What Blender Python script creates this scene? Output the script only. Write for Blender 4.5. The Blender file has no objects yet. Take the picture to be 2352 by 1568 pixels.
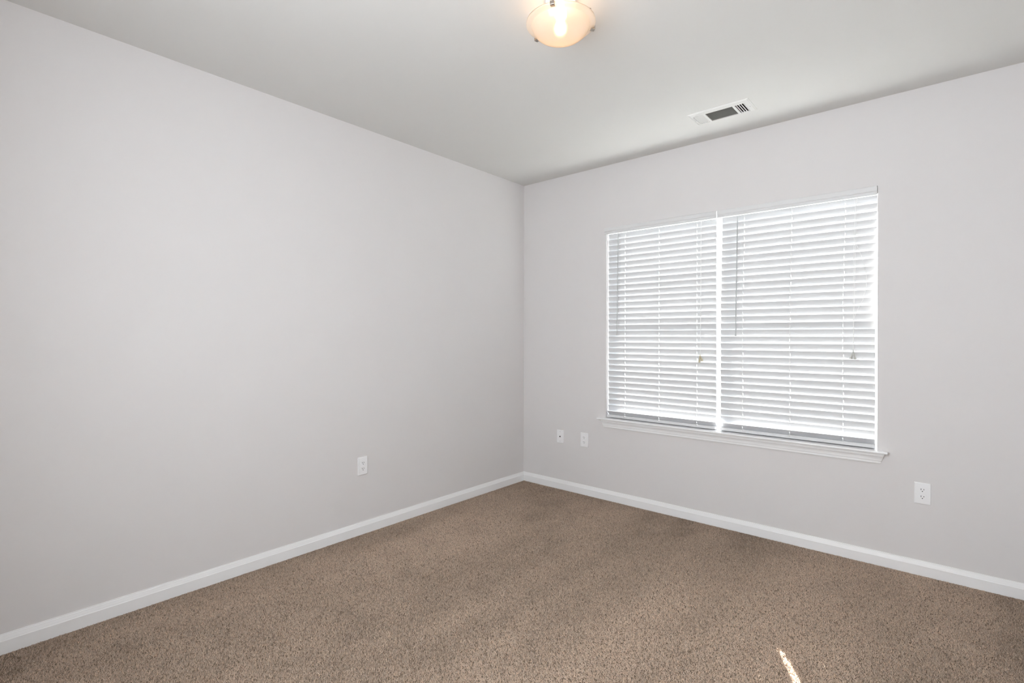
import bpy, bmesh, math, random
import numpy as np
from mathutils import Vector, Matrix

random.seed(7)
D = bpy.data
SC = bpy.context.scene
COL = SC.collection

# ------------------------------------------------------------------ camera
cd = D.cameras.new('camera')
cd.sensor_width = 36.0
cd.sensor_fit = 'HORIZONTAL'
cd.lens = 1168.385 / 2352 * 36.0
cd.shift_y = -(784 - 774.158) / 2352
cd.clip_start = 0.02
cam = D.objects.new('camera', cd)
COL.objects.link(cam)
cam.location = (3.01017, -3.67233, 1.33255)
yaw, roll = 0.7099084, 0.0024171
F = Vector((-math.sin(yaw), math.cos(yaw), 0))
R0 = Vector((math.cos(yaw), math.sin(yaw), 0))
U0 = Vector((0, 0, 1))
Rr = R0 * math.cos(roll) + U0 * math.sin(roll)
Ur = U0 * math.cos(roll) - R0 * math.sin(roll)
cam.rotation_euler = Matrix((Rr, Ur, -F)).transposed().to_euler()
SC.camera = cam

# ------------------------------------------------------------------ sky, sun, lights, exposure
W = D.worlds.new('sky')
SC.world = W
W.use_nodes = True
bg = W.node_tree.nodes['Background']
bg.inputs[0].default_value = (0.76, 0.87, 1.0, 1)
bg.inputs[1].default_value = 9.5

SUN_AZ, SUN_EL = math.radians(28.1), math.radians(25.4)
sd = D.lights.new('sun', 'SUN')
sd.energy = 97.0
sd.angle = math.radians(0.25)
sd.color = (1.0, 0.965, 0.93)
sun = D.objects.new('sun', sd)
COL.objects.link(sun)
sdir = Vector((math.sin(SUN_AZ) * math.cos(SUN_EL), -math.cos(SUN_AZ) * math.cos(SUN_EL), -math.sin(SUN_EL)))
sun.rotation_euler = sdir.to_track_quat('-Z', 'Y').to_euler()
sun.location = (0, 6, 6)

RY0 = -3.95
ad = D.lights.new('rear_fill_lamp', 'AREA')   # added fill lamp, set in the made-up window behind the camera
ad.shape = 'RECTANGLE'
ad.size, ad.size_y = 1.50, 1.30
ad.energy = 37.5
ad.color = (1.0, 0.935, 0.875)
rear_fill = D.objects.new('rear_fill_lamp', ad)
COL.objects.link(rear_fill)
rear_fill.location = (2.3, RY0 + 0.005, 1.72)
rear_fill.rotation_euler = (math.radians(90), 0, 0)

SC.view_settings.view_transform = 'Standard'
SC.view_settings.look = 'None'
SC.view_settings.exposure = 0.0
SC.view_settings.gamma = 1.0
SC.view_settings.use_curve_mapping = False
SC.cycles.max_bounces = 14
SC.cycles.diffuse_bounces = 9
SC.cycles.transmission_bounces = 12
SC.cycles.transparent_max_bounces = 16
SC.cycles.sample_clamp_indirect = 6.0
SC.cycles.use_denoising = True

# ------------------------------------------------------------------ helpers
H = 2.743
RX, RY = 3.56, -3.95          # right wall x, front wall y (behind the camera)
WX0, WX1, WZ0, WZ1 = 0.872, 2.690, 0.655, 2.229    # window opening


def mat(name, color, rough=0.6, noise=0.0, scale=40.0, bump=0.0, bscale=200.0, metallic=0.0, spec=0.5):
    m = D.materials.new(name)
    m.use_nodes = True
    nt = m.node_tree
    b = nt.nodes['Principled BSDF']
    b.inputs['Roughness'].default_value = rough
    b.inputs['Metallic'].default_value = metallic
    b.inputs['Specular IOR Level'].default_value = spec
    b.inputs['Base Color'].default_value = (*color, 1)
    tc = nt.nodes.new('ShaderNodeTexCoord')
    if noise > 0:
        n = nt.nodes.new('ShaderNodeTexNoise')
        n.inputs['Scale'].default_value = scale
        n.inputs['Detail'].default_value = 3
        r = nt.nodes.new('ShaderNodeValToRGB')
        r.color_ramp.elements[0].color = (*[c * (1 - noise) for c in color], 1)
        r.color_ramp.elements[1].color = (*[min(1, c * (1 + noise)) for c in color], 1)
        nt.links.new(tc.outputs['Object'], n.inputs['Vector'])
        nt.links.new(n.outputs['Fac'], r.inputs['Fac'])
        nt.links.new(r.outputs['Color'], b.inputs['Base Color'])
    if bump > 0:
        n2 = nt.nodes.new('ShaderNodeTexNoise')
        n2.inputs['Scale'].default_value = bscale
        n2.inputs['Detail'].default_value = 2
        bp = nt.nodes.new('ShaderNodeBump')
        bp.inputs['Strength'].default_value = bump
        bp.inputs['Distance'].default_value = 0.001
        nt.links.new(tc.outputs['Object'], n2.inputs['Vector'])
        nt.links.new(n2.outputs['Fac'], bp.inputs['Height'])
        nt.links.new(bp.outputs['Normal'], b.inputs['Normal'])
    return m


def mix_mat(name, parts):
    """parts: list of (node type, color, weight); weights add up to 1"""
    m = D.materials.new(name)
    m.use_nodes = True
    nt = m.node_tree
    nt.nodes.remove(nt.nodes['Principled BSDF'])
    out = nt.nodes['Material Output']
    prev, acc = None, 0.0
    for kind, color, w in parts:
        s = nt.nodes.new(kind)
        s.inputs['Color'].default_value = (*color, 1)
        if kind == 'ShaderNodeBsdfRefraction':
            s.inputs['Roughness'].default_value = 0.66
            s.inputs['IOR'].default_value = 1.06
        if kind == 'ShaderNodeBsdfGlossy':
            s.inputs['Roughness'].default_value = 0.25
        if prev is None:
            prev, acc = s, w
        else:
            mx = nt.nodes.new('ShaderNodeMixShader')
            mx.inputs[0].default_value = w / (acc + w)
            nt.links.new(prev.outputs[0], mx.inputs[1])
            nt.links.new(s.outputs[0], mx.inputs[2])
            prev, acc = mx, acc + w
    nt.links.new(prev.outputs[0], out.inputs['Surface'])
    return m


M = {}
M['wall'] = mat('wall_paint', (0.700, 0.680, 0.678), 0.75, 0.012, 3.0, 0.08, 350, spec=0.25)
M['ceiling'] = mat('ceiling_paint', (0.700, 0.693, 0.676), 0.9, 0.01, 3.0, 0.06, 300, spec=0.15)
M['trim'] = mat('white_trim_paint', (0.86, 0.86, 0.865), 0.35, 0.01, 12, 0, spec=0.4)
M['carpet_base'] = mat('carpet_backing', (0.20, 0.152, 0.115), 0.95, 0.15, 180, 0.4, 500, spec=0.1)
M['plastic'] = mat('white_plastic', (0.86, 0.86, 0.87), 0.35, 0.01, 30, spec=0.5)
M['slot'] = mat('dark_slot', (0.015, 0.015, 0.016), 0.6)
M['duct'] = mat('dark_duct', (0.02, 0.02, 0.02), 0.7)
M['vent'] = mat('white_enamel', (0.715, 0.71, 0.695), 0.4, 0.01, 30)
M['blade'] = mat('shaded_enamel_blade', (0.34, 0.335, 0.315), 0.5, 0.01, 30)  # shade on the vent's middle louvres is painted into this darker enamel
M['steel'] = mat('screw_steel', (0.55, 0.55, 0.55), 0.35, metallic=0.9)
M['nickel'] = mat('brushed_nickel', (0.50, 0.46, 0.42), 0.28, 0.05, 200, metallic=1.0)
M['vinyl'] = mat('window_vinyl', (0.85, 0.85, 0.85), 0.4)
M['valance'] = mat('valance_white', (0.70, 0.70, 0.705), 0.45, 0.01, 20)
M['rail'] = mat('rail_white', (0.66, 0.66, 0.675), 0.45, 0.01, 20)
M['tassel'] = mat('grey_white_tassel', (0.50, 0.50, 0.47), 0.4, 0.03, 100)
M['tassel_y'] = mat('yellowed_tassel', (0.52, 0.47, 0.33), 0.4, 0.05, 100)
M['cord'] = mat('white_cord', (0.80, 0.80, 0.80), 0.8)
M['wand'] = mat('clear_grey_wand', (0.45, 0.46, 0.47), 0.25)
M['lawn'] = mat('pale_concrete', (0.45, 0.44, 0.42), 0.9, 0.3, 8)
M['slat'] = mix_mat('blind_slat_vinyl', [('ShaderNodeBsdfDiffuse', (0.615, 0.62, 0.632), 0.96),
                                         ('ShaderNodeBsdfGlossy', (0.8, 0.8, 0.8), 0.04)])
M['glass'] = mix_mat('window_glass', [('ShaderNodeBsdfTransparent', (0.93, 0.95, 0.94), 0.95),
                                      ('ShaderNodeBsdfGlossy', (0.9, 0.9, 0.9), 0.05)])
M['shade'] = mix_mat('alabaster_glass', [('ShaderNodeBsdfDiffuse', (0.90, 0.86, 0.80), 0.14),
                                         ('ShaderNodeBsdfTranslucent', (1.0, 0.92, 0.82), 0.15),
                                         ('ShaderNodeBsdfRefraction', (1.0, 0.98, 0.95), 0.67),
                                         ('ShaderNodeBsdfGlossy', (1, 1, 1), 0.04)])
mb = D.materials.new('warm_bulb')
mb.use_nodes = True
mb.node_tree.nodes.remove(mb.node_tree.nodes['Principled BSDF'])
em = mb.node_tree.nodes.new('ShaderNodeEmission')
em.inputs['Color'].default_value = (1.0, 0.61, 0.31, 1)
em.inputs['Strength'].default_value = 18.0
mb.node_tree.links.new(em.outputs[0], mb.node_tree.nodes['Material Output'].inputs['Surface'])
M['bulb'] = mb


def box(bm, x0, x1, y0, y1, z0, z1):
    v = [bm.verts.new(p) for p in ((x0, y0, z0), (x1, y0, z0), (x1, y1, z0), (x0, y1, z0),
                                   (x0, y0, z1), (x1, y0, z1), (x1, y1, z1), (x0, y1, z1))]
    for f in ((0, 3, 2, 1), (4, 5, 6, 7), (0, 1, 5, 4), (1, 2, 6, 5), (2, 3, 7, 6), (3, 0, 4, 7)):
        bm.faces.new([v[i] for i in f])
    return v


def bevelled_box(bm, x0, x1, y0, y1, z0, z1, w=0.001, seg=2):
    v = box(bm, x0, x1, y0, y1, z0, z1)
    es = list({e for q in v for e in q.link_edges})
    bmesh.ops.bevel(bm, geom=es, offset=w, segments=seg, profile=0.5, affect='EDGES')


def prism(bm, profile, p0, p1, axis):
    """profile [(a, z)] extruded from p0 to p1 along axis 'x' or 'y'; a is measured along the other axis.
    p0/p1 may be callables of (a, z) for mitred ends"""
    rings = []
    for p in (p0, p1):
        ring = []
        for a, z in profile:
            t = p(a, z) if callable(p) else p
            ring.append(bm.verts.new((t, a, z) if axis == 'x' else (a, t, z)))
        rings.append(ring)
    n = len(profile)
    for i in range(n):
        bm.faces.new((rings[0][i], rings[0][(i + 1) % n], rings[1][(i + 1) % n], rings[1][i]))
    bm.faces.new(rings[0][::-1])
    bm.faces.new(rings[1])


def lathe(bm, prof, seg=48, c=(0, 0)):
    """prof [(r, z)] revolved about a vertical axis; r == 0 collapses to a point"""
    rings = []
    for r, z in prof:
        if r < 1e-6:
            rings.append([bm.verts.new((c[0], c[1], z))])
        else:
            rings.append([bm.verts.new((c[0] + r * math.cos(2 * math.pi * k / seg),
                                        c[1] + r * math.sin(2 * math.pi * k / seg), z)) for k in range(seg)])
    for a, b in zip(rings, rings[1:]):
        for k in range(seg):
            k2 = (k + 1) % seg
            if len(a) == 1 and len(b) == 1:
                continue
            if len(a) == 1:
                bm.faces.new((a[0], b[k2], b[k]))
            elif len(b) == 1:
                bm.faces.new((a[k], a[k2], b[0]))
            else:
                bm.faces.new((a[k], a[k2], b[k2], b[k]))


def tube(bm, pts, r, seg=8):
    """round cord along a polyline"""
    pts = [Vector(p) for p in pts]
    rings = []
    for i, p in enumerate(pts):
        d = (pts[min(i + 1, len(pts) - 1)] - pts[max(i - 1, 0)]).normalized()
        a = d.cross(Vector((0, 1, 0)) if abs(d.y) < 0.9 else Vector((1, 0, 0))).normalized()
        b = d.cross(a)
        rings.append([bm.verts.new(p + (a * math.cos(2 * math.pi * k / seg) + b * math.sin(2 * math.pi * k / seg)) * r)
                      for k in range(seg)])
    for q, w in zip(rings, rings[1:]):
        for k in range(seg):
            bm.faces.new((q[k], q[(k + 1) % seg], w[(k + 1) % seg], w[k]))
    bm.faces.new(rings[0][::-1])
    bm.faces.new(rings[-1])


def link(name, data, parent=None, kind=None, smooth=False):
    o = D.objects.new(name, data)
    COL.objects.link(o)
    if parent is not None:
        o.parent = parent
    if kind:
        o['kind'] = kind
    return o


def obj(name, bm, m, parent=None, kind=None, smooth=False):
    bmesh.ops.recalc_face_normals(bm, faces=bm.faces)
    me = D.meshes.new(name)
    bm.to_mesh(me)
    bm.free()
    me.materials.append(m)
    if smooth:
        for p in me.polygons:
            p.use_smooth = True
    return link(name, me, parent, kind)


def empty(name, loc=(0, 0, 0), rz=0.0):
    o = D.objects.new(name, None)
    o.empty_display_size = 0.05
    o.location = loc
    o.rotation_euler = (0, 0, rz)
    COL.objects.link(o)
    return o


def tag(o, label, cat, group=None):
    o['label'] = label
    o['category'] = cat
    if group:
        o['group'] = group


# ------------------------------------------------------------------ room shell
b = bmesh.new()
box(b, -0.12, RX + 0.12, RY - 0.12, 0.16, -0.10, 0.0)
box(b, RX + 0.12, RX + 1.4, RY - 0.12, 0.16, -0.10, 0.0)
floor = obj('floor', b, M['carpet_base'], kind='structure')

VX0, VX1, VY0, VY1 = 1.775, 2.082, -0.462, -0.318      # duct opening in the ceiling
b = bmesh.new()
box(b, -0.12, VX0, RY - 0.12, 0.16, H, H + 0.12)
box(b, VX1, RX + 0.12, RY - 0.12, 0.16, H, H + 0.12)
box(b, VX0, VX1, RY - 0.12, VY0, H, H + 0.12)
box(b, VX0, VX1, VY1, 0.16, H, H + 0.12)
obj('ceiling', b, M['ceiling'], kind='structure')

b = bmesh.new()
box(b, -0.12, 0, RY - 0.12, 0.16, 0, H)
obj('wall_left', b, M['wall'], kind='structure')

b = bmesh.new()                                          # the wall with the window
box(b, 0, WX0, 0, 0.16, 0, H)
box(b, WX1, RX, 0, 0.16, 0, H)
box(b, WX0, WX1, 0, 0.16, 0, WZ0)
box(b, WX0, WX1, 0, 0.16, WZ1, H)
obj('wall_back', b, M['wall'], kind='structure')

b = bmesh.new()
box(b, RX, RX + 0.12, RY - 0.12, 0.16, 0, H)
obj('wall_right', b, M['wall'], kind='structure')
DX0, DX1, DZ0, DZ1 = 1.50, 3.10, 1.02, 2.42             # added opening behind the camera, made up to house the fill lamp
b = bmesh.new()
box(b, 0, DX0, RY - 0.12, RY, 0, H)
box(b, DX1, RX, RY - 0.12, RY, 0, H)
box(b, DX0, DX1, RY - 0.12, RY, DZ1, H)
box(b, DX0, DX1, RY - 0.12, RY, 0, DZ0)
obj('wall_front', b, M['wall'], kind='structure')

w2 = empty('added_window', ((DX0 + DX1) / 2, RY - 0.08, DZ0))  # unseen window, added around the fill lamp
w2['kind'] = 'structure'
b = bmesh.new()
for x0, x1, z0, z1 in ((DX0, DX0 + 0.05, DZ0, DZ1), (DX1 - 0.05, DX1, DZ0, DZ1), (DX0 + 0.05, DX1 - 0.05, DZ1 - 0.05, DZ1),
                       (DX0 + 0.05, DX1 - 0.05, DZ0, DZ0 + 0.05), (2.275, 2.325, DZ0 + 0.05, DZ1 - 0.05)):
    box(b, x0 - w2.location.x, x1 - w2.location.x, -0.02, 0.02, z0 - DZ0, z1 - DZ0)
obj('window_frame', b, M['vinyl'], w2)
b = bmesh.new()
box(b, DX0 + 0.05 - w2.location.x, DX1 - 0.05 - w2.location.x, -0.003, 0.003, 0.05, DZ1 - DZ0 - 0.05)
obj('pane', b, M['glass'], w2)

# baseboards: flat face, then a bevelled top; mitred in the corner
BP = [(0, 0), (0.013, 0), (0.013, 0.0560), (0.0112, 0.0585), (0.0098, 0.0640), (0.0068, 0.0735), (0.0062, 0.0765),
      (0.0045, 0.0790), (0.0040, 0.0832), (0, 0.0832)]
b = bmesh.new()
prism(b, [(a, z) for a, z in BP], RY, lambda a, z: -a, 'y')
obj('baseboard_left', b, M['trim'], kind='structure')
b = bmesh.new()
prism(b, [(-a, z) for a, z in BP], lambda a, z: -a, RX, 'x')
obj('baseboard_back', b, M['trim'], kind='structure')
b = bmesh.new()
prism(b, [(RX - a, z) for a, z in BP], RY, -0.013, 'y')
obj('baseboard_right', b, M['trim'], kind='structure')
b = bmesh.new()
prism(b, [(RY + a, z) for a, z in BP], 0.013, RX - 0.013, 'x')
obj('baseboard_front', b, M['trim'], kind='structure')

b = bmesh.new()
box(b, -14, 18, 0.3, 30, -0.45, -0.35)
obj('ground', b, M['lawn'], kind='structure')

# ------------------------------------------------------------------ window: frame, sashes, panes, stool and apron
win = empty('window_1', ((WX0 + WX1) / 2, 0.12, WZ0))
win['kind'] = 'structure'
ox, oy, oz = win.location
MX0, MX1 = 1.767, 1.795                                  # mullion between the two units


def wbox(bm, x0, x1, y0, y1, z0, z1, w=0.003):
    bevelled_box(bm, x0 - ox, x1 - ox, y0 - oy, y1 - oy, z0 - oz, z1 - oz, w, 1)


FY0, FY1 = 0.100, 0.160
b = bmesh.new()
wbox(b, WX0, WX0 + 0.030, FY0, FY1, WZ0, WZ1)
wbox(b, WX1 - 0.030, WX1, FY0, FY1, WZ0, WZ1)
wbox(b, WX0 + 0.030, WX1 - 0.030, FY0, FY1, WZ1 - 0.030, WZ1)
wbox(b, WX0 + 0.030, WX1 - 0.030, FY0, FY1, WZ0, WZ0 + 0.030)
obj('window_frame', b, M['vinyl'], win)
b = bmesh.new()
wbox(b, MX0, MX1, FY0 - 0.004, FY1 + 0.004, WZ0 + 0.030, WZ1 - 0.030)
obj('mullion', b, M['vinyl'], win)
ZM = 1.43
for x0, x1 in ((WX0 + 0.030, MX0), (MX1, WX1 - 0.030)):
    for z0, z1, y0, y1 in ((WZ0 + 0.030, ZM + 0.018, FY0 + 0.004, FY0 + 0.028), (ZM - 0.018, WZ1 - 0.030, FY0 + 0.030, FY0 + 0.054)):
        b = bmesh.new()
        s = 0.022
        wbox(b, x0, x0 + s, y0, y1, z0, z1)
        wbox(b, x1 - s, x1, y0, y1, z0, z1)
        zs = 0.050 if z0 < 1.0 else s                    # the lower sash has a deeper bottom rail
        wbox(b, x0 + s, x1 - s, y0, y1, z0, z0 + zs)
        wbox(b, x0 + s, x1 - s, y0, y1, z1 - s, z1)
        sa = obj('sash', b, M['vinyl'], win)
        b = bmesh.new()
        ym = (y0 + y1) / 2
        box(b, x0 + s - ox, x1 - s - ox, ym - 0.002 - oy, ym + 0.002 - oy, z0 + zs - oz, z1 - s - oz)
        obj('pane', b, M['glass'], sa)

# stool (inner sill board) with horns past the opening
SZ1 = 0.6735
SX0, SX1 = 0.812, 2.743
b = bmesh.new()
nose = [(-0.003, SZ1 - 0.013), (-0.041, SZ1 - 0.013), (-0.0448, SZ1 - 0.0118), (-0.0464, SZ1 - 0.0090), (-0.0468, SZ1 - 0.0062),
        (-0.0460, SZ1 - 0.0030), (-0.0435, SZ1 - 0.0006), (-0.0405, SZ1), (-0.003, SZ1)]
prism(b, [(a - oy, z - oz) for a, z in nose], SX0 - ox, SX1 - ox, 'x')
box(b, WX0 - ox, WX1 - ox, -0.003 - oy, FY0 - oy, SZ1 - 0.013 - oz, SZ1 - oz)
obj('stool', b, M['trim'], win)
# apron: crown-like moulding whose ends are cut back at a slant
AZ0, AZ1 = 0.5975, SZ1 - 0.013
ap = [(-0.0005, AZ0), (-0.0105, AZ0), (-0.0120, AZ0 + 0.004), (-0.0120, AZ0 + 0.014), (-0.0145, AZ0 + 0.018), (-0.0150, AZ0 + 0.026),
      (-0.0175, AZ0 + 0.035), (-0.0225, AZ0 + 0.043), (-0.0250, AZ0 + 0.047), (-0.0255, AZ0 + 0.054), (-0.0275, AZ0 + 0.056),
      (-0.0275, AZ1), (-0.0005, AZ1)]


def ap_end(side):
    def f(a, z):
        t = (z + oz - AZ0) / (AZ1 - AZ0)
        return (0.858 - 0.022 * t - ox) if side < 0 else (2.706 + 0.022 * t - ox)
    return f


b = bmesh.new()
prism(b, [(a - oy, z - oz) for a, z in ap], ap_end(-1), ap_end(1), 'x')
obj('apron', b, M['trim'], win)

# ------------------------------------------------------------------ blinds
PITCH, SW, ST = 0.0467, 0.0508, 0.0026
TILT = math.radians(76)                                   # room-side edge up
YC = 0.036


def slat_mesh(x0, x1, holes, tilt, name, hole_w=0.0044, hole_l=0.016):
    """flat slat with a routed slot at every ladder; local origin at its centre height, room-side edge up"""
    bm = bmesh.new()
    xs = [x0]
    for h in holes:
        xs += [h - hole_w / 2, h + hole_w / 2]
    xs.append(x1)
    ws = [-SW / 2, -hole_l / 2, hole_l / 2, SW / 2]
    ct, st = math.cos(tilt), math.sin(tilt)

    def P(x, w, t):
        return (x, -(w * ct) + t * st, w * st + t * ct)
    crown = [0.0, 0.0009, 0.0009, 0.0]
    g = {}
    for i, x in enumerate(xs):
        for j, w in enumerate(ws):
            for k, t in enumerate((-ST / 2, ST / 2)):
                g[i, j, k] = bm.verts.new(P(x, w, t + crown[j]))
    cells = [(i, j) for i in range(len(xs) - 1) for j in range(3) if not (j == 1 and i % 2 == 1)]
    cs = set(cells)
    for i, j in cells:
        bm.faces.new((g[i, j, 0], g[i + 1, j, 0], g[i + 1, j + 1, 0], g[i, j + 1, 0]))
        bm.faces.new((g[i, j, 1], g[i, j + 1, 1], g[i + 1, j + 1, 1], g[i + 1, j, 1]))
        for (di, dj, a, c) in ((-1, 0, (i, j), (i, j + 1)), (1, 0, (i + 1, j), (i + 1, j + 1)),
                               (0, -1, (i, j), (i + 1, j)), (0, 1, (i, j + 1), (i + 1, j + 1))):
            if (i + di, j + dj) not in cs:
                bm.faces.new((g[a[0], a[1], 0], g[c[0], c[1], 0], g[c[0], c[1], 1], g[a[0], a[1], 1]))
    bmesh.ops.recalc_face_normals(bm, faces=bm.faces)
    me = D.meshes.new(name)
    bm.to_mesh(me)
    bm.free()
    me.materials.append(M['slat'])
    return me


def bell(bm, c, top, length, r):
    prof = [(0, top), (r * 0.34, top), (r * 0.36, top - 0.18 * length), (r * 0.48, top - 0.34 * length), (r * 0.72, top - 0.66 * length),
            (r * 0.95, top - 0.90 * length), (r, top - 0.95 * length), (r * 0.95, top - length), (0, top - length)]
    lathe(bm, prof, 14, c)


def make_blind(vx0, vx1, sx0, sx1, first_top, ladders, wand, cord, tassels, tmat, label):
    r = empty('window_blind', ((vx0 + vx1) / 2, YC, 2.226))
    tag(r, label, 'window blind', 'twin blinds of the window')
    X, Y, Z = r.location
    # headrail
    b = bmesh.new()
    bevelled_box(b, sx0 - X, sx1 - X, -0.004 - Y, 0.060 - Y, 2.190 - Z, 2.226 - Z, 0.001, 1)
    obj('headrail', b, M['rail'], r)
    # valance: moulded front strip
    vp = [(-0.0060, 2.1745), (-0.0165, 2.1745), (-0.0185, 2.1765), (-0.0185, 2.1860), (-0.0165, 2.1885), (-0.0165, 2.1925), (-0.0200, 2.1965),
          (-0.0215, 2.2020), (-0.0215, 2.2200), (-0.0195, 2.2245), (-0.0150, 2.2270), (-0.0060, 2.2270)]
    b = bmesh.new()
    prism(b, [(a - Y, z - Z) for a, z in vp], vx0 - X, vx1 - X, 'x')
    obj('valance', b, M['valance'], r)
    # slats: one mesh shared by the 31 alike ones
    me = slat_mesh(sx0 - X, sx1 - X, [l - X for l in ladders], TILT, 'slat')
    rng = random.Random(int(vx0 * 1000))
    zc0 = first_top - SW / 2 * math.sin(TILT)
    n = 31
    for k in range(n):
        o = link('slat', me, r)
        drift = -0.010 * min(1.0, k / 13.0) if vx0 > 1.5 else 0.002 * (k / (n - 1))
        o.location = (drift + rng.uniform(-0.0012, 0.0012), 0, zc0 - k * PITCH - Z)
        o.rotation_euler = (rng.uniform(-0.02, 0.02), 0, 0)
    # last slat lies over the bottom rail, opened further
    t2 = math.radians(44)
    me2 = slat_mesh(sx0 - X, sx1 - X, [l - X for l in ladders], t2, 'bottom_slat', hole_l=0.012)
    me2.materials[0] = M['rail']
    o = link('bottom_slat', me2, r)
    zt = first_top - n * PITCH
    o.location = (0.002 if vx0 < 1.5 else -0.010, -0.006, zt - SW / 2 * math.sin(t2) - Z - 0.001)
    dx = 0.002 if vx0 < 1.5 else -0.010
    # bottom rail
    rz0 = 0.6812
    b = bmesh.new()
    bevelled_box(b, sx0 + dx - X, sx1 + dx - X, 0.006 - Y, 0.058 - Y, rz0 - Z, rz0 + 0.0210 - Z, 0.002, 2)
    for v in b.verts:                                     # room-side edge up, back edge down on the stool
        v.co.z -= (v.co.y + Y - 0.006) * 0.142
    rl = obj('bottom_rail', b, M['rail'], r)
    for l in ladders:
        b = bmesh.new()
        bm_c = (l - X + dx + 0.004, 0.006 - Y)
        bmesh.ops.create_uvsphere(b, u_segments=10, v_segments=6, radius=0.0042,
                                  matrix=Matrix.Translation((bm_c[0], bm_c[1], rz0 + 0.013 - Z)))
        obj('cord_plug', b, M['cord'], rl, smooth=True)
    # ladders: a string before and a string behind the slats
    off = SW / 2 * math.cos(TILT) + 0.0032
    mid = zc0 - 13 * PITCH - Z
    for l in ladders:
        b = bmesh.new()
        xl, xd = l - X, l - X + dx
        tube(b, [(xl, -off, 2.190 - Z), (xd, -off, mid), (xd, -off, rz0 + 0.045 - Z), (xd + 0.003, -0.026, rz0 + 0.016 - Z)], 0.0007, 5)
        tube(b, [(xl, off, 2.190 - Z), (xd, off, mid), (xd, off, rz0 + 0.021 - Z)], 0.0007, 5)
        tube(b, [(xl, 0, 2.190 - Z), (xd, 0, mid), (xd, 0, rz0 + 0.021 - Z)], 0.0019, 6)
        obj('ladder_cord', b, M['cord'], r)
    # tilt wand
    (wx0, wz0), (wx1, wz1) = wand
    b = bmesh.new()
    tube(b, [(wx0 - X, -0.004 - Y, wz0 + 0.035 - Z), (wx0 - X, -0.010 - Y, wz0 + 0.012 - Z), (wx0 - X, -0.012 - Y, wz0 - Z)], 0.0016, 6)
    tube(b, [(wx0 - X, -0.012 - Y, wz0 - Z), (wx1 - X, -0.012 - Y, wz1 + 0.012 - Z)], 0.0040, 6)
    tube(b, [(wx1 - X, -0.012 - Y, wz1 + 0.012 - Z), (wx1 - X, -0.012 - Y, wz1 - Z)], 0.0052, 6)
    obj('tilt_wand', b, M['wand'], r)
    # pull cords and their tassels
    b = bmesh.new()
    for path in cord:
        tube(b, [(x - X, y - Y, z - Z) for x, y, z in path], 0.0010, 5)
    pc = obj('pull_cord', b, M['cord'], r)
    for (x, y, z, ln, rad, tilt) in tassels:
        b = bmesh.new()
        bell(b, (0, 0), 0, ln, rad)
        t = obj('tassel', b, tmat, pc, smooth=True)
        t.location = (x - X, y - Y, z - Z)
        t.rotation_euler = (0, tilt, 0)
    return r


cy = -0.011
make_blind(0.866, 1.7635, 0.875, 1.749, 2.180, (1.027, 1.316, 1.609), ((0.988, 2.140), (0.979, 1.349)),
           [[(1.655, 0.0, 2.195), (1.6540, cy, 2.150), (1.650, cy, 1.205)],
            [(1.659, 0.0, 2.195), (1.6585, cy - 0.003, 2.150), (1.6545, cy - 0.003, 1.195)]],
           [(1.650, cy, 1.210, 0.034, 0.0080, 0.05), (1.655, cy - 0.003, 1.199, 0.036, 0.0085, -0.30), (1.6475, cy - 0.004, 1.194, 0.040, 0.0085, 0.03)],
           M['tassel_y'], 'white slatted blind on the left half of the window, with yellowed cord tassels')
make_blind(1.770, 2.6885, 1.790, 2.6865, 2.181, (1.938, 2.231, 2.525), ((1.905, 2.136), (1.895, 1.343)),
           [[(2.580, 0.0, 2.195), (2.580, cy, 2.150), (2.573, cy, 1.80), (2.5715, cy, 1.255)],
            [(2.588, 0.0, 2.195), (2.588, cy - 0.003, 2.150), (2.582, cy - 0.003, 1.85), (2.5735, cy - 0.003, 1.235)],
            [(2.584, cy - 0.002, 1.90), (2.600, cy - 0.002, 1.86), (2.622, cy - 0.002, 1.79), (2.636, cy - 0.002, 1.71),
             (2.637, cy - 0.002, 1.64), (2.620, cy - 0.002, 1.56), (2.592, cy - 0.002, 1.50), (2.5725, cy - 0.002, 1.44)]],
           [(2.5725, cy, 1.262, 0.036, 0.0080, 0.0), (2.568, cy - 0.003, 1.240, 0.034, 0.0090, 0.22), (2.576, cy - 0.004, 1.240, 0.036, 0.0085, -0.14)],
           M['tassel'], 'white slatted blind on the right half of the window, with grey-white cord tassels')

# ------------------------------------------------------------------ outlets and cable plate
def plate_bm(w, h, t, bev):
    bm = bmesh.new()
    v = box(bm, -w / 2, w / 2, -t, 0, -h / 2, h / 2)
    es = [e for e in bm.edges if all(abs(q.co.y + t) < 1e-6 for q in e.verts)]
    bmesh.ops.bevel(bm, geom=es, offset=bev, segments=3, profile=0.6, affect='EDGES')
    return bm


def disc(bm, cx, cz, r, y0, y1, seg=16, sx=1.0, sz=1.0, cut=None):
    ring = []
    for k in range(seg):
        a = 2 * math.pi * k / seg
        z = r * math.sin(a) * sz
        if cut:
            z = max(-cut, min(cut, z))
        ring.append((cx + r * math.cos(a) * sx, cz + z))
    f = [bm.verts.new((x, y0, z)) for x, z in ring]
    k_ = [bm.verts.new((x, y1, z)) for x, z in ring]
    for i in range(seg):
        bm.faces.new((f[i], f[(i + 1) % seg], k_[(i + 1) % seg], k_[i]))
    bm.faces.new(f[::-1])
    bm.faces.new(k_)


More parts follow.
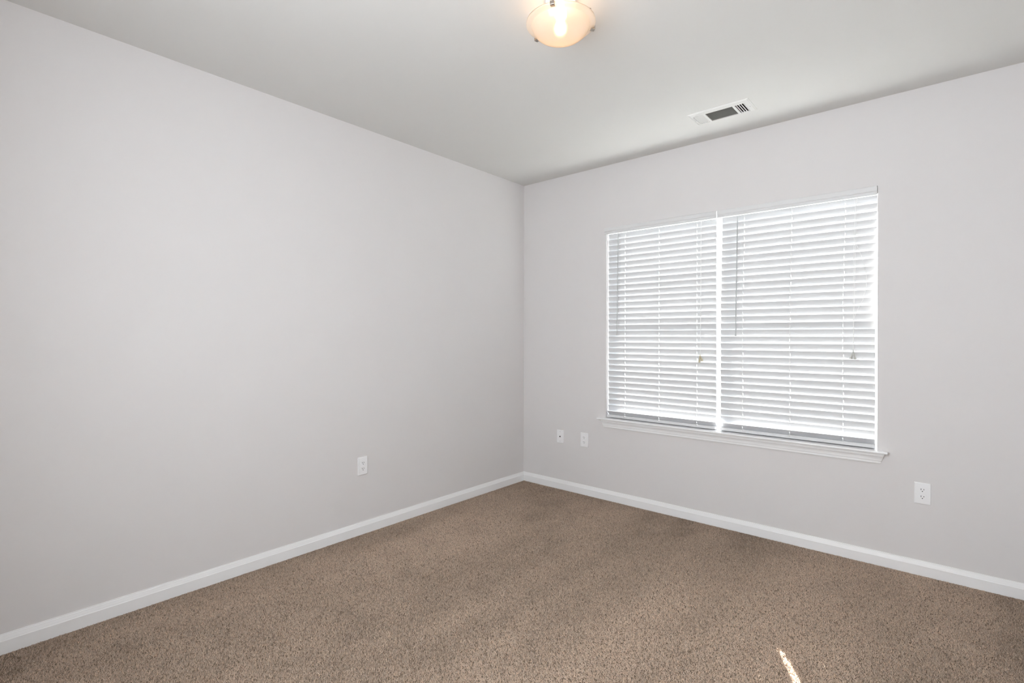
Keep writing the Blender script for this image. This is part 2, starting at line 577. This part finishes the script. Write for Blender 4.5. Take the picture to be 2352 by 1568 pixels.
def make_outlet():
    r = empty('wall_outlet')
    obj('cover_plate', plate_bm(0.0735, 0.1185, 0.0065, 0.0040), M['plastic'], r)
    for s in (1, -1):
        cz = s * 0.0197
        b = bmesh.new()
        disc(b, 0, cz, 0.0172, -0.0088, -0.0040, 28, 1.0, 1.0, 0.0142)
        rc = obj('receptacle', b, M['plastic'], r)
        for sx, hh in ((-1, 0.0085), (1, 0.0070)):
            b = bmesh.new()
            box(b, sx * 0.0064 - 0.0012, sx * 0.0064 + 0.0012, -0.0093, -0.0070, cz + 0.0035 - hh / 2, cz + 0.0035 + hh / 2)
            obj('slot', b, M['slot'], rc)
        b = bmesh.new()
        disc(b, 0, cz - 0.0072, 0.0026, -0.0093, -0.0070, 12)
        obj('ground_hole', b, M['slot'], rc)
    b = bmesh.new()
    disc(b, 0, 0, 0.0032, -0.0075, -0.0050, 12)
    obj('screw', b, M['plastic'], r)
    return r


def copy_tree(o, parent=None):
    c = o.copy()
    COL.objects.link(c)
    c.parent = parent
    for ch in list(o.children):
        copy_tree(ch, c)
    return c


out0 = make_outlet()
out0.location = (2.898, 0, 0.4615)
tag(out0, 'white duplex wall outlet to the right of the window, above the baseboard', 'wall outlet', 'duplex wall outlets')
o = copy_tree(out0)
o.location = (0.668, 0, 0.465)
tag(o, 'white duplex wall outlet below the window corner, next to the cable plate', 'wall outlet', 'duplex wall outlets')
o = copy_tree(out0)
o.location = (0, -1.7195, 0.4605)
o.rotation_euler = (0, 0, math.radians(90))
tag(o, 'white duplex wall outlet alone on the long windowless wall', 'wall outlet', 'duplex wall outlets')

jk = empty('cable_plate', (0.420, 0, 0.4625))
tag(jk, 'white wall plate with one small dark cable jack in its middle', 'wall plate')
obj('cover_plate', plate_bm(0.0710, 0.1130, 0.0060, 0.0040), M['plastic'], jk)
b = bmesh.new()
disc(b, 0, 0, 0.0075, -0.0080, -0.0050, 6)
jn = obj('jack', b, M['steel'], jk)
b = bmesh.new()
disc(b, 0, 0, 0.0048, -0.0120, -0.0070, 14)
obj('jack_hole', b, M['slot'], jn)
for s in (1, -1):
    b = bmesh.new()
    disc(b, 0, s * 0.041, 0.0032, -0.0070, -0.0045, 12)
    obj('screw', b, M['steel'], jk)

# ------------------------------------------------------------------ ceiling vent (three-way register)
vx, vy = 1.9285, -0.4065
vt = empty('ceiling_vent', (vx, vy, H))
tag(vt, 'white rectangular three-way air vent set in the ceiling above the window', 'ceiling vent')
PX, PY = 0.1815, 0.0985
b = bmesh.new()
zt, zb = 0.0, -0.0065


def flat_box(x0, x1, y0, y1):
    box(b, x0 - vx, x1 - vx, y0 - vy, y1 - vy, zb + 0.0015, zt)


OY0, OY1 = -0.4570, -0.3240
# plate with three openings: left louvres, middle grille, right louvres
ops = [(1.768, 1.829), (1.843, 2.006), (2.020, 2.076)]
X0, X1, Y0, Y1 = vx - PX, vx + PX, vy - PY, vy + PY
bev = 0.010


def plate():
    # rim: outer edge slopes up to the ceiling
    o_ = [(X0, Y0), (X1, Y0), (X1, Y1), (X0, Y1)]
    i_ = [(X0 + bev, Y0 + bev), (X1 - bev, Y0 + bev), (X1 - bev, Y1 - bev), (X0 + bev, Y1 - bev)]
    ov0 = [b.verts.new((x - vx, y - vy, zt)) for x, y in o_]
    ov = [b.verts.new((x - vx, y - vy, zb + 0.0045)) for x, y in o_]
    iv = [b.verts.new((x - vx, y - vy, zb)) for x, y in i_]
    for k in range(4):
        k2 = (k + 1) % 4
        b.faces.new((ov0[k], ov0[k2], ov[k2], ov[k]))
        b.faces.new((ov[k], ov[k2], iv[k2], iv[k]))
    # face: bars around the openings
    def bar(x0, x1, y0, y1):
        box(b, x0 - vx, x1 - vx, y0 - vy, y1 - vy, zb, zt - 0.0005)
    bar(X0 + bev, X1 - bev, Y0 + bev, OY0)
    bar(X0 + bev, X1 - bev, OY1, Y1 - bev)
    e = X0 + bev
    for a, c in ops:
        bar(e, a, OY0, OY1)
        e = c
    bar(e, X1 - bev, OY0, OY1)


plate()
obj('face_plate', b, M['vent'], vt)
b = bmesh.new()
z0, z1 = 0.001, 0.10
box(b, VX0 - vx, VX1 - vx, VY0 - vy, VY1 - vy, z1, z1 + 0.01)
box(b, VX0 - vx + 0.0005, VX0 - vx + 0.003, VY0 - vy + 0.0005, VY1 - vy - 0.0005, z0, z1)
box(b, VX1 - vx - 0.003, VX1 - vx - 0.0005, VY0 - vy + 0.0005, VY1 - vy - 0.0005, z0, z1)
box(b, VX0 - vx + 0.003, VX1 - vx - 0.003, VY0 - vy + 0.0005, VY0 - vy + 0.003, z0, z1)
box(b, VX0 - vx + 0.003, VX1 - vx - 0.003, VY1 - vy - 0.003, VY1 - vy - 0.0005, z0, z1)
obj('duct_box', b, M['duct'], vt)


def blade(name, m, c, d, long, axis, th=0.0009):
    """blade: d = (horizontal run, rise) of its cross-section; axis is the direction it runs in"""
    bm = bmesh.new()
    hx, hz = d
    n = Vector((-hz, hx)).normalized() * th / 2
    q = [(-hx / 2 + n.x, -hz / 2 + n.y), (hx / 2 + n.x, hz / 2 + n.y), (hx / 2 - n.x, hz / 2 - n.y), (-hx / 2 - n.x, -hz / 2 - n.y)]
    if axis == 'y':
        prism(bm, q, -long / 2, long / 2, 'y')
    else:
        prism(bm, q, -long / 2, long / 2, 'x')
    return obj(name, bm, m, vt)


nb = 11
me0 = None
for k in range(nb):
    y = OY0 + (k + 0.5) * (OY1 - OY0) / nb
    if me0 is None:
        q = blade('louvre_blade', M['blade'], None, (0.0090, 0.0100), 2.006 - 1.843 - 0.001, 'x')
        me0 = q.data
    else:
        q = link('louvre_blade', me0, vt)
    q.location = ((1.843 + 2.006) / 2 - vx, y - vy, zb + 0.0062)
me1 = None
for k in range(4):
    x = 2.020 + (k + 0.5) * 0.056 / 4
    if me1 is None:
        q = blade('louvre_blade', M['vent'], None, (-0.0080, 0.0035), OY1 - OY0 - 0.001, 'y')
        me1 = q.data
    else:
        q = link('louvre_blade', me1, vt)
    q.location = (x - vx, (OY0 + OY1) / 2 - vy, zb + 0.0052)
me2 = None
for k in range(5):
    x = 1.768 + (k + 0.5) * 0.061 / 5
    if me2 is None:
        q = blade('louvre_blade', M['vent'], None, (0.0080, 0.0056), OY1 - OY0 - 0.001, 'y', 0.0020)
        me2 = q.data
    else:
        q = link('louvre_blade', me2, vt)
    q.location = (x - vx, (OY0 + OY1) / 2 - vy, zb + 0.0042)
for x in (X0 + 0.016, X1 - 0.018):
    b = bmesh.new()
    lathe(b, [(0, -0.0012), (0.0030, -0.0012), (0.0036, 0.0), (0, 0.001)], 12)
    q = obj('screw', b, M['steel'], vt, smooth=False)
    q.location = (x - vx, 0.012, zb)

# ------------------------------------------------------------------ ceiling light
lx, ly = 1.776, -1.929
lt = empty('ceiling_light', (lx, ly, H))
tag(lt, 'lit alabaster glass bowl light with three nickel clips on the ceiling', 'ceiling light')
b = bmesh.new()
lathe(b, [(0, 0), (0.061, 0), (0.063, -0.004), (0.063, -0.014), (0.060, -0.018), (0, -0.018)], 48)
obj('ceiling_pan', b, M['trim'], lt, smooth=False)
RZ = -0.103
prof = [(0.1440, RZ + 0.006), (0.1443, RZ + 0.002), (0.1430, RZ), (0.1330, RZ - 0.0030), (0.1240, RZ - 0.0055), (0.1222, RZ - 0.0066),
        (0.1208, RZ - 0.0090), (0.1170, RZ - 0.0200), (0.1090, RZ - 0.0320), (0.0960, RZ - 0.0430), (0.0770, RZ - 0.0520),
        (0.0520, RZ - 0.0585), (0.0250, RZ - 0.0614), (0, RZ - 0.0620)]
inner = [(0, RZ - 0.0580), (0.0245, RZ - 0.0574), (0.0510, RZ - 0.0547), (0.0750, RZ - 0.0485), (0.0935, RZ - 0.0397), (0.1060, RZ - 0.0293),
         (0.1135, RZ - 0.0180), (0.1172, RZ - 0.0070), (0.1200, RZ - 0.0030), (0.1240, RZ - 0.0012), (0.1330, RZ + 0.0014), (0.1405, RZ + 0.0045)]
b = bmesh.new()
lathe(b, prof + inner + [prof[0]], 64)
bmesh.ops.remove_doubles(b, verts=b.verts, dist=1e-6)
obj('glass_bowl', b, M['shade'], lt, smooth=True)
for k, ang in enumerate((-68, 52, 172)):
    a = math.radians(ang)
    b = bmesh.new()
    # strap from the pan, down past the rim, with a lip under the glass
    bevelled_box(b, 0.0600, 0.1330, -0.0025, 0.0025, -0.0200, -0.0180, 0.0004, 1)
    bevelled_box(b, 0.1310, 0.1330, -0.0025, 0.0025, RZ + 0.0060, -0.0180, 0.0004, 1)
    bevelled_box(b, 0.1310, 0.1490, -0.0090, 0.0090, RZ + 0.0065, RZ + 0.0085, 0.0006, 1)
    bevelled_box(b, 0.1310, 0.1490, -0.0090, 0.0090, RZ - 0.0075, RZ - 0.0040, 0.0012, 2)
    bevelled_box(b, 0.1445, 0.1495, -0.0090, 0.0090, RZ - 0.0075, RZ + 0.0080, 0.0012, 2)
    q = obj('clip', b, M['nickel'], lt)
    q.rotation_euler = (0, 0, a)
for sx, sy in ((0.026, -0.036), (-0.030, 0.040)):
    b = bmesh.new()
    lathe(b, [(0, 0.0), (0.0135, 0.0), (0.0135, -0.030), (0, -0.030)], 20)
    q = obj('bulb_socket', b, M['trim'], lt)
    q.location = (sx, sy, -0.018)
    b = bmesh.new()
    lathe(b, [(0, -0.030), (0.012, -0.030), (0.0125, -0.040), (0.019, -0.052), (0.0245, -0.066), (0.0240, -0.080), (0.017, -0.091), (0, -0.096)], 20)
    q = obj('bulb', b, M['bulb'], lt, smooth=True)
    q.location = (sx, sy, -0.018)

# ------------------------------------------------------------------ carpet pile
def carpet():
    rng = np.random.default_rng(3)

    def scatter(x0, x1, y0, y1, dens):
        n = int((x1 - x0) * (y1 - y0) * dens)
        return np.stack([rng.uniform(x0, x1, n), rng.uniform(y0, y1, n)], 1)
    e = 0.014
    pts = np.concatenate([scatter(e, RX - e, -3.4, -e, 70000), scatter(e, RX - e, RY + e, -3.4, 40000)])
    n = len(pts)

    def vnoise(p, s, seed):
        g = np.random.default_rng(seed).uniform(-1, 1, (128, 128))
        q = p * s + 40.0
        i = np.floor(q).astype(int)
        f = q - i
        f = f * f * (3 - 2 * f)
        a = lambda dx, dy: g[(i[:, 0] + dx) % 128, (i[:, 1] + dy) % 128]
        return (a(0, 0) * (1 - f[:, 0]) + a(1, 0) * f[:, 0]) * (1 - f[:, 1]) + (a(0, 1) * (1 - f[:, 0]) + a(1, 1) * f[:, 0]) * f[:, 1]
    # vacuum tracks run along the long wall
    wob = 0.10 * vnoise(pts, 1.3, 10)
    st = np.stack([pts[:, 0] + wob, pts[:, 1]], 1)
    patch = (0.75 * vnoise(st * np.array([3.4, 0.75]), 1.0, 11) + 0.45 * vnoise(st * np.array([7.5, 1.6]), 1.0, 12)
             + 0.30 * vnoise(pts, 9.0, 13))
    lean_x = 0.10 * patch + rng.normal(0, 0.75, n)
    lean_y = -0.55 * patch + rng.normal(0, 0.75, n)
    wall = np.minimum(np.minimum(pts[:, 0], RX - pts[:, 0]), -pts[:, 1])
    L = rng.uniform(0.0085, 0.0135, n) * np.clip(wall / 0.035, 0.45, 1.0)
    r = rng.uniform(0.0012, 0.0020, n)
    dz = 1 / np.sqrt(1 + lean_x ** 2 + lean_y ** 2)
    tip = np.stack([lean_x * dz * L, lean_y * dz * L, dz * L], 1)
    base = np.stack([pts[:, 0], pts[:, 1], np.full(n, 0.0)], 1)
    ph = rng.uniform(0, 2 * math.pi, n)
    V = np.zeros((n, 4, 3), np.float32)
    for k in range(3):
        a = ph + k * 2 * math.pi / 3
        V[:, k] = base + np.stack([np.cos(a) * r, np.sin(a) * r, np.zeros(n)], 1)
    V[:, 3] = base + tip
    lim = 0.0138
    V[:, :, 0] = np.clip(V[:, :, 0], lim, RX - lim)
    V[:, :, 1] = np.clip(V[:, :, 1], RY + lim, -lim)
    idx = (np.arange(n) * 4)[:, None, None] + np.array([[0, 1, 3], [1, 2, 3], [2, 0, 3]])[None]
    me = D.meshes.new('carpet_pile')
    me.vertices.add(n * 4)
    me.vertices.foreach_set('co', V.ravel())
    me.loops.add(n * 9)
    me.loops.foreach_set('vertex_index', idx.ravel().astype(np.int32))
    me.polygons.add(n * 3)
    me.polygons.foreach_set('loop_start', np.arange(0, n * 9, 3, dtype=np.int32))
    me.polygons.foreach_set('use_smooth', np.ones(n * 3, bool))
    tone = np.clip(1.0 + 0.22 * patch + rng.normal(0, 0.23, n), 0.45, 1.7)  # light and dark of the leaning pile is also painted into the tracks
    hue = rng.normal(0, 0.03, n)
    at = me.attributes.new('tuft', 'FLOAT_COLOR', 'POINT')
    c = np.ones((n, 4, 4), np.float32)
    basec = CARPET
    for k in range(3):
        c[:, :, k] = (basec[k] * tone * (1 + (hue if k == 0 else -hue if k == 2 else 0)))[:, None]
    at.data.foreach_set('color', c.ravel())
    me.update()
    me.validate()
    m = D.materials.new('carpet_yarn')
    m.use_nodes = True
    nt = m.node_tree
    bs = nt.nodes['Principled BSDF']
    bs.inputs['Roughness'].default_value = 0.9
    bs.inputs['Specular IOR Level'].default_value = 0.15
    an = nt.nodes.new('ShaderNodeAttribute')
    an.attribute_name = 'tuft'
    nt.links.new(an.outputs['Color'], bs.inputs['Base Color'])
    me.materials.append(m)
    o = link('carpet_pile', me, floor)
    o['kind'] = 'stuff'
    o['label'] = 'brown cut-pile carpet fibres covering the floor'


CARPET = (0.53, 0.412, 0.325)
carpet()
